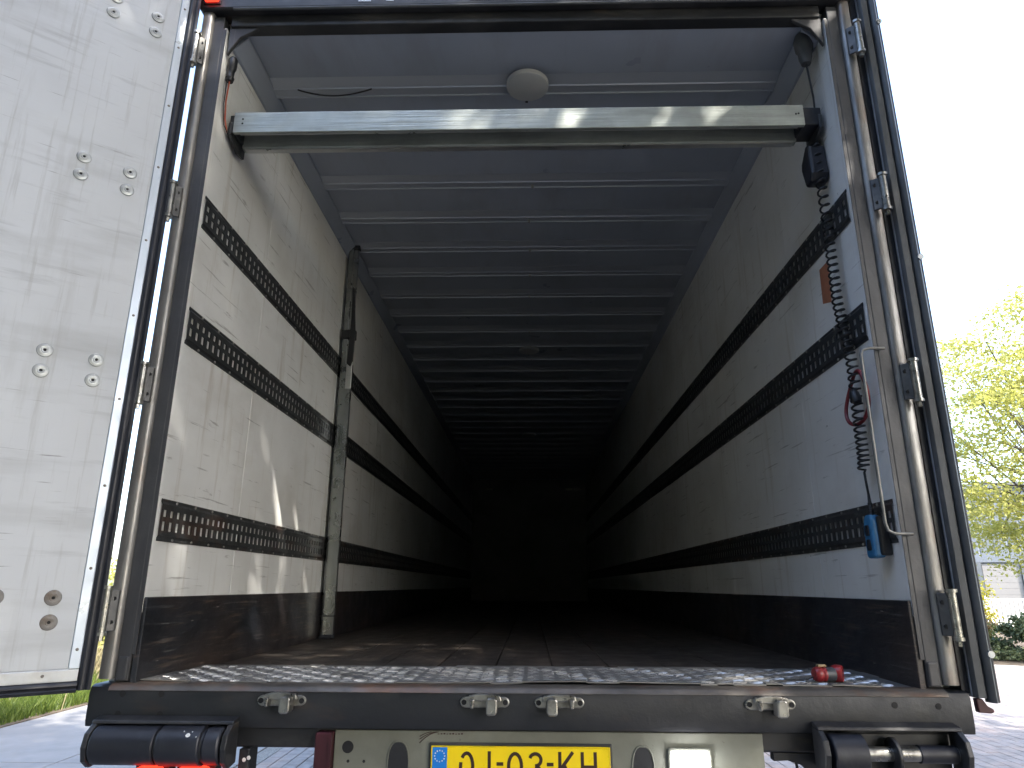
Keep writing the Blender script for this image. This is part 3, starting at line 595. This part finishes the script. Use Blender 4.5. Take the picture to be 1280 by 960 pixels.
# number plate
ph = ob('plate_holder', MB().box(-.268, .258, -.012, -.0062, -.277, -.1505), 'black', bp, bevel=.004)
pl = ob('number_plate', MB().box(-.261, .251, -.0165, -.0125, -.268, -.158), 'plate', tr, bevel=.0018, label='yellow number plate reading OJ-03-KH')
ob('plate_rim', MB().tube([(-.2595, -.0165, -.262), (-.2595, -.0165, -.164), (-.2555, -.0165, -.160), (.2455, -.0165, -.160), (.2495, -.0165, -.164), (.2495, -.0165, -.262)], .0018, 6), 'plate', pl, smooth=60)
ob('country_band', MB().box(-.257, -.2145, -.0172, -.0160, -.265, -.1615), 'plate_blue', pl)
for k in range(12):
    t = math.pi/6*k; x, z = -.2358 + .0145*math.cos(t), -.1845 + .0145*math.sin(t); pts = []
    for q in range(10):
        rad = .0028 if q % 2 == 0 else .0012; a = math.pi/2 + q*math.pi/5; pts.append((x + rad*math.cos(a), z + rad*math.sin(a)))
    ob('star', MB().prism(pts, 'y', -.0178, -.0173), 'white', pl)
INK = (-.0172, -.0164)
def strokes(paths, w=.0092):
    mb = MB()
    for path in paths:
        for (a, b), (c, d) in zip(path, path[1:]):
            v = Vector((c-a, d-b)); L = v.length
            if L < 1e-6: continue
            v /= L; n = Vector((-v.y, v.x))*w/2; e = v*w*.12
            P = [(a-e.x-n.x, b-e.y-n.y), (c+e.x-n.x, d+e.y-n.y), (c+e.x+n.x, d+e.y+n.y), (a-e.x+n.x, b-e.y+n.y)]
            mb.prism(P, 'y', INK[0]-.0003*random.random(), INK[1])
    return mb
H0, H1 = -.247, -.172
def arc(cx, cz, rx, rz, t0, t1, n=22): return [(cx + rx*math.cos(math.radians(t0+(t1-t0)*i/n)), cz + rz*math.sin(math.radians(t0+(t1-t0)*i/n))) for i in range(n+1)]
def glyph(ch, x, w):
    zc = (H0+H1)/2; hz_ = (H1-H0)/2 - .0046; l, r = x-w/2+.0046, x+w/2-.0046; t, b = H1-.0046, H0+.0046
    if ch == 'O': return [arc(x, zc, w/2-.0046, hz_, 138, -195)]
    if ch == '0': return [arc(x, zc, w/2-.0046, hz_, 0, 360)]
    if ch == 'J': return [[(r, t+.0046), (r, b+.014)], arc(x, b+.014, r-x, .014, 0, -180)]
    if ch == '-': return [[(x-.0085, zc+.006), (x+.0085, zc+.006)]]
    if ch == '3': return [arc(x, zc+hz_/2+.001, w/2-.005, hz_/2-.001, 160, -90), arc(x, zc-hz_/2-.0005, w/2-.0046, hz_/2+.0005, 90, -160)]
    if ch == 'K': return [[(l, t+.0046), (l, b-.0046)], [(r, t+.0046), (l+.004, zc-.004)], [(l+.012, zc+.004), (r, b-.0046)]]
    if ch == 'H': return [[(l, t+.0046), (l, b-.0046)], [(r, t+.0046), (r, b-.0046)], [(l, zc), (r, zc)]]
for ch, x, w in (('O', -.158, .044), ('J', -.104, .030), ('-', -.063, .02), ('0', -.020, .046), ('3', .038, .042), ('-', .080, .02), ('K', .126, .046), ('H', .190, .046)):
    ob('character', strokes(glyph(ch, x, w)), 'ink', pl)
# dock buffers
def buffer_frame(x0, x1):
    b = ob('dock_buffer', MB().prism([(-.025, -.083), (-.066, -.0905), (-.070, -.099), (-.025, -.094)], 'x', x0, x1), 'black', tr, bevel=.002)
    for xa in (x0, x1-.016):
        ob('side_cheek', MB().prism([(-.022, -.0945), (-.068, -.0995), (-.098, -.120), (-.108, -.155), (-.098, -.192), (-.070, -.212), (-.022, -.205)], 'x', xa, xa+.016), 'black', b, bevel=.003)
    ob('back_plate', MB().box(x0+.018, x1-.018, -.0225, -.0005, -.205, -.1155), 'black', b)
    return b
b = buffer_frame(-1.232, -.822)
ob('roller', MB().cyl((-1.212, -.058, -.155), (-1.03, -.058, -.155), .052, 28), 'rubber', b, smooth=40, bevel=.004)
ob('roller', MB().cyl((-1.022, -.058, -.155), (-.90, -.058, -.155), .054, 28), 'rubber', b, smooth=40, bevel=.004)
ob('roller', MB().cyl((-.893, -.058, -.155), (-.845, -.058, -.155), .050, 28), 'rubber', b, smooth=40, bevel=.006)
for x in (-1.026, -.8965): ob('spacer', MB().cyl((x-.003, -.058, -.155), (x+.003, -.058, -.155), .045, 20), 'black', b, smooth=40)
for x, z, s in ((-.935, -.122, .007), (-.926, -.114, .002), (-.95, -.113, .002), (-.91, -.125, .002)):
    ob('paint_chip', MB().lathe([(0, .0012), (s*.7, .001), (s, 0)], (x, -.058-.0535*math.cos(math.asin((z+.155)/.054)), z), (0, -1, .6), 7), 'white', b)
b = buffer_frame(.825, 1.222)
ob('roller', MB().cyl((.852, -.058, -.162), (.945, -.058, -.162), .054, 28), 'rubber', b, smooth=40, bevel=.004)
ob('shaft', MB().cyl((.946, -.054, -.160), (1.205, -.054, -.160), .019, 18), 'steel', b, smooth=40)
ob('shaft_disc', MB().cyl((1.025, -.054, -.165), (1.037, -.054, -.165), .048, 26), 'black', b, smooth=40, bevel=.003)
ob('shaft_sleeve', MB().cyl((1.10, -.054, -.160), (1.20, -.054, -.160), .023, 18), 'rubber', b, smooth=40)
# tail lamps just in view at the bottom left
for x0, x1 in ((-1.105, -1.02), (-.985, -.885)):
    t = ob('tail_lamp', MB().prism([(x0, -.23), (x0+.012, -.2165), (x0+.028, -.2125), (x1-.028, -.2125), (x1-.012, -.2165), (x1, -.23), (x1, -.31), (x0, -.31)], 'y', -.06, -.02), 'lamp_red', tr, bevel=.005)
    ob('lamp_housing', MB().box(x0-.008, x1+.008, -.0195, .02, -.315, -.2065), 'rubber', t, bevel=.004)
ob('lamp_bracket', MB().box(-.82, -.79, -.01, .06, -.26, -.1725), 'black', tr, bevel=.003)
for x in (-.803, -.79): ob('paint_chip', MB().lathe([(0, .001), (.006, 0)], (x, -.0102, -.20 + (x+.8)*.4), (0, -1, 0), 7), 'white', tr)
ob('mud_bracket', MB().prism([(.72, -.1725), (.95, -.1725), (.95, -.30), (.86, -.30), (.83, -.235), (.80, -.205), (.76, -.193), (.72, -.195)], 'y', .01, .04), 'black', tr, bevel=.002)
ob('cable_loom', MB().tube([(.795, .06, -.17), (.797, .05, -.21), (.802, .05, -.25), (.80, .06, -.40)], .004, 6), 'cable', tr, smooth=60)
# chassis and wheels under the floor
for x in (-.52, .52): ob('chassis_beam', MB().box(x-.06, x+.06, .12, LEN-.2, -.45, -.1215), 'black', tr)
for wy in (5.0, 6.31, 7.62):
    ob('axle', MB().cyl((-1.0, wy, .5-FZ), (1.0, wy, .5-FZ), .065, 14), 'black', tr, smooth=40)
    for sx in (-1, 1):
        wx = sx*1.02
        wh = ob('wheel', MB().lathe([(.26, -.17), (.30, -.19), (.40, -.19), (.47, -.18), (.498, -.14), (.5, 0), (.498, .14), (.47, .18), (.40, .19), (.30, .19), (.26, .17)], (0, 0, 0), (1, 0, 0), 36), 'tyre', tr, loc=(wx, wy, .5-FZ), smooth=40)
        ob('rim', MB().lathe([(0, .06), (.12, .08), (.14, .04), (.24, .03), (.262, .16), (.262, -.16), (0, -.16)], (0, 0, 0), (sx, 0, 0), 28), 'steel', wh, smooth=40)
    for sx in (-1, 1): ob('suspension_arm', MB().box(sx*.52-.05, sx*.52+.05, wy-.45, wy+.1, -.62, -.4505), 'black', tr)
for sx in (-1, 1): ob('landing_leg', MB().box(sx*.75-.06, sx*.75+.06, 10.2, 10.32, -FZ+.012, -.1215), 'black', tr)
# --- fittings on the right wall
gx = W-.055
ob('grab_handle', MB().tube([(1.20, -.012, 1.045), (1.15, -.012, 1.046), (1.128, -.012, 1.040), (1.121, -.012, 1.022), (1.1205, -.012, .90), (1.1205, -.012, .60), (1.121, -.012, .475), (1.127, -.012, .452), (1.146, -.012, .443), (1.20, -.012, .442)], .0052, 10), 'handle', tr, smooth=60)
ob('warning_sticker', MB().add([(W-.0012, .235, 1.487), (W-.0012, .318, 1.487), (W-.0012, .325, 1.345), (W-.0012, .25, 1.322)], [(0, 1, 2, 3)]), 'orange', tr)
jb = ob('junction_box', MB().prism([(.150, 1.940), (.128, 1.925), (.118, 1.800), (.135, 1.770), (.190, 1.772), (.214, 1.860), (.208, 1.888)], 'x', W-.07, W-.002), 'rubber', tr, bevel=.012, seg=3)
cn = ob('cable_socket', MB().lathe([(0, -.06), (.018, -.058), (.026, -.03), (.026, .0), (.034, .01), (.038, .05), (.03, .075), (0, .08)], (W-.045, .10, 2.335), (0, 0, 1), 18), 'rubber_l', tr, smooth=40)
ob('socket_lead', MB().tube([(W-.045, .10, 2.28), (W-.042, .098, 2.22), (W-.035, .10, 2.12), (W-.03, .115, 2.02)], .004, 8), 'cable', cn, smooth=60)
# left top corner wiring
cl = ob('cable_connector', MB().lathe([(0, -.05), (.014, -.05), (.017, -.035), (.013, -.03), (.014, .0), (.018, .01), (.018, .05), (.012, .06), (0, .06)], (-W+.022, .04, 2.235), (.05, 0, 1), 16), 'cable', tr, smooth=40)
ob('connector_lead', MB().tube([(-W+.02, .04, 2.19), (-W+.012, .05, 2.10), (-W+.012, .062, 2.03), (-W+.014, .085, 1.985)], .003, 6), 'cable_red', cl, smooth=60)
ob('connector_lead', MB().tube([(-W+.014, .032, 2.19), (-W+.010, .040, 2.08), (-W+.012, .06, 2.0), (-W+.018, .10, 1.975), (-W+.016, .105, 2.01)], .0022, 6), 'cable', cl, smooth=60)

# ================================================================== loose things in the trailer
# load beam across the opening
BY0, BZ0, BZ1 = .085, 1.985, 2.078
lb = thing('load_beam', 'scratched aluminium load beam spanning the top of the trailer opening', 'beam', (0, .14, FZ+BZ0))
xl, xr = -1.135, 1.085
ob('beam_body', MB().prism([(-.055, .001), (-.055, .090), (-.052, .093), (.070, .093), (.070, -.006), (.044, -.006), (.044, -.002), (.040, -.002), (.040, .084), (-.047, .084), (-.047, .012), (-.040, .009), (-.040, 0), (-.054, 0)], 'x', xl, xr), 'beam', lb, bevel=.001, seg=1)
ob('lower_flange', MB().box(xl+.01, xr-.01, .0445, .0695, -.0105, -.0065), 'alu', lb)
ob('inner_web', MB().box(xl+.01, xr-.01, -.010, -.004, .022, .083), 'alu', lb)
for sx, xa, xb in ((-1, -W+.016, xl+.004), (1, xr-.004, W-.016)):
    e = ob('end_fitting', MB().box(min(xa, xb), max(xa, xb), -.046, .066, .008, .086), 'rubber' if sx > 0 else 'rail', lb, bevel=.004)
    ob('end_latch', MB().prism([(-.05, -.006), (-.05, .05), (-.02, .085), (.06, .085), (.085, .03), (.085, -.03), (.03, -.04)], 'x', *(sorted((sx*(W-.016), sx*(W-.030))))), 'rail', e, bevel=.003)
for x, z in ((-1.10, .060), (-1.10, .040), (1.055, .050), (1.065, .052)):
    ob('rivet_hole', MB().cyl((x, -.0558, z), (x, -.0548, z), .004, 10), 'dark', lb)
ob('end_screw', MB().cyl((1.03, .055, -.004), (1.03, .055, -.009), .007, 10), 'steel', lb)
# shoring pole against the left wall
PX, PY = -1.112, 1.86
sp = thing('shoring_pole', 'upright silver load bar with black ratchet against the left wall', 'load bar', (PX, PY, FZ), 0)
pr = []
for i in range(13):
    t = math.radians(90 + 15*i); pr.append((-.020 + .019*math.cos(t), .019*math.sin(t)))
ob('outer_tube', MB().prism(pr + [(-.012, -.016), (.036, -.014), (.036, .016), (-.012, .016)], 'z', .004, 1.60), 'pole', sp, smooth=40)
ob('inner_tube', MB().prism([(-.034, -.012), (-.028, -.016), (-.004, -.016), (-.004, -.008), (.004, -.008), (.026, -.010), (.026, .012), (-.034, .012)], 'z', 1.585, 2.395), 'pole', sp, bevel=.002)
ob('head_block', MB().box(-.036, .034, -.018, .018, 2.385, 2.418), 'rubber', sp, bevel=.004)
ob('foot_block', MB().box(-.040, .038, -.022, .020, -.001, .020), 'rubber', sp, bevel=.004)
rt = ob('ratchet', MB().prism([(-.044, -.026), (.044, -.026), (.048, -.004), (.044, .022), (-.044, .022)], 'z', 1.765, 1.825), 'cable', sp, bevel=.006)
ob('ratchet_lever', MB().prism([(.006, 1.60), (.030, 1.58), (.042, 1.62), (.046, 1.80), (.026, 2.05), (.014, 2.12), (.008, 2.10), (.014, 1.90)], 'y', -.030, -.012), 'cable', rt, bevel=.004)
ob('bar_plate', MB().box(.004, .040, -.022, -.0145, 1.44, 1.62), 'alu', sp, bevel=.003)
ob('joint_band', MB().box(-.042, .039, -.0215, .019, .115, .122), 'rail', sp)
# tail lift remote on its coiled lead
rx = W-.036
rc = thing('lift_remote', 'blue hand control hanging on a black coiled lead by the right wall', 'remote control', (rx, .09, FZ+.375))
bz = Vector((rx, .09, .375))
ob('remote_body', MB().prism([(-.022, 0), (.034, -.002), (.038, .012), (.036, .098), (.030, .125), (.018, .136), (-.012, .134), (-.020, .118)], 'x', -.020, .016), 'blue', rc, bevel=.008, seg=3)
for z in (.085, .04): ob('push_button', MB().prism([(.008-.012, z-.017), (.008+.012, z-.017), (.008+.014, z), (.008+.010, z+.017), (.008-.010, z+.017), (.008-.014, z)], 'x', -.0235, -.0195), 'rubber', rc, bevel=.003)
ob('remote_back', MB().box(-.002, .034, -.030, .037, .006, .13), 'cable', rc, bevel=.006)
ob('strain_relief', MB().lathe([(0, .132), (.009, .132), (.009, .14), (.0075, .142), (.009, .147), (.007, .15), (.0085, .155), (.0065, .158), (.008, .163), (.006, .166), (.0075, .172), (.0055, .176), (.004, .205)], (0, .010, 0), (0, 0, 1), 12), 'cable', rc, smooth=40)
# coiled lead: straight, tight coil, slack coil, up behind the beam
ctl = [(rx, .10, .575), (rx, .110, .662), (rx, .100, .70), (rx, .098, .80), (rx, .092, .93), (rx, .088, 1.02), (rx, .105, 1.12), (rx, .132, 1.27), (rx, .130, 1.45), (rx, .128, 1.60), (rx, .130, 1.72), (rx, .140, 1.88), (rx, .145, 1.955)]
den = [0, 60, 58, 40, 38, 38, 40, 40, 36, 30, 27, 25, 20]
path = []; ph_ = 0
for i in range(1, len(ctl)-1):
    a, c_ = Vector(ctl[i]), Vector(ctl[i+1]); L = (c_-a).length; n = max(4, int(L*den[i]*10))
    for k in range(n):
        t = k/n; p = a.lerp(c_, t); ph_ += 2*math.pi*(den[i]*(1-t) + den[i+1]*t)*L/n*(1.05 if i < 3 else 1.0)
        R = .020
        path.append(p - bz + Vector((R*math.cos(ph_)*.8, R*math.sin(ph_), 0)))
ob('coiled_lead', MB().tube([Vector(ctl[0])-bz, Vector((rx, .104, .61))-bz, Vector((rx, .108, .65))-bz] + path, .0040, 6), 'cable', rc, smooth=70)
# red hoop hooked over the lead
hp = thing('red_hoop', 'dark red plastic hoop hanging round the coiled black lead', 'hoop', (W-.03, .10, FZ+.905))
ob('hoop_ring', MB().tube([(.008*math.sin(t*2), .078*math.cos(t)-.020*math.sin(t), .088*math.sin(t)) for t in [2*math.pi*i/36 for i in range(37)]], .0065, 8), 'ring_red', hp, smooth=60)
ob('lead_knot', MB().lathe([(0, -.03), (.014, -.026), (.018, -.01), (.016, .012), (.010, .026), (0, .03)], (-.015, -.02, .0), (0, .4, 1), 10), 'cable', hp, smooth=50)
# small red tool on the tread plate
tl = thing('red_tool', 'small red and black hand tool lying on the tread plate', 'tool', (.93, .078, FZ+.032), 0.12)
ob('tool_head', MB().lathe([(.0, -.001), (.009, .0), (.012, .008), (.0225, .008), (.0245, .004), (.025, -.012), (.022, -.022), (.019, -.026), (0, -.026)], (.036, -.002, 0), (1, -.75, 0), 22), 'tool_red', tl, smooth=40)
ob('tool_mouth', MB().cyl((.0365, -.0024, 0), (.0410, -.0058, 0), .0165, 18), 'tool_grey', tl)
ob('tool_grip', MB().cyl((-.014, 0, -.002), (.018, 0, -.002), .0205, 20), 'tool_grey', tl, smooth=40, bevel=.003)
ob('tool_tail', MB().lathe([(0, 0), (.017, 0), (.021, .006), (.0215, .018), (.019, .024), (.0215, .030), (.020, .036), (0, .036)], (-.046, 0, -.002), (1, 0, 0), 18), 'tool_red', tl, smooth=40)
ob('tool_switch', MB().box(-.034, -.008, -.008, .008, .019, .026), 'tool_tan', tl, bevel=.002)
ob('tool_cord', MB().tube([(-.046, .004, -.01), (-.075, .012, -.020), (-.12, .02, -.0215), (-.18, .016, -.0215)], .0028, 6), 'cable', tl, smooth=60)
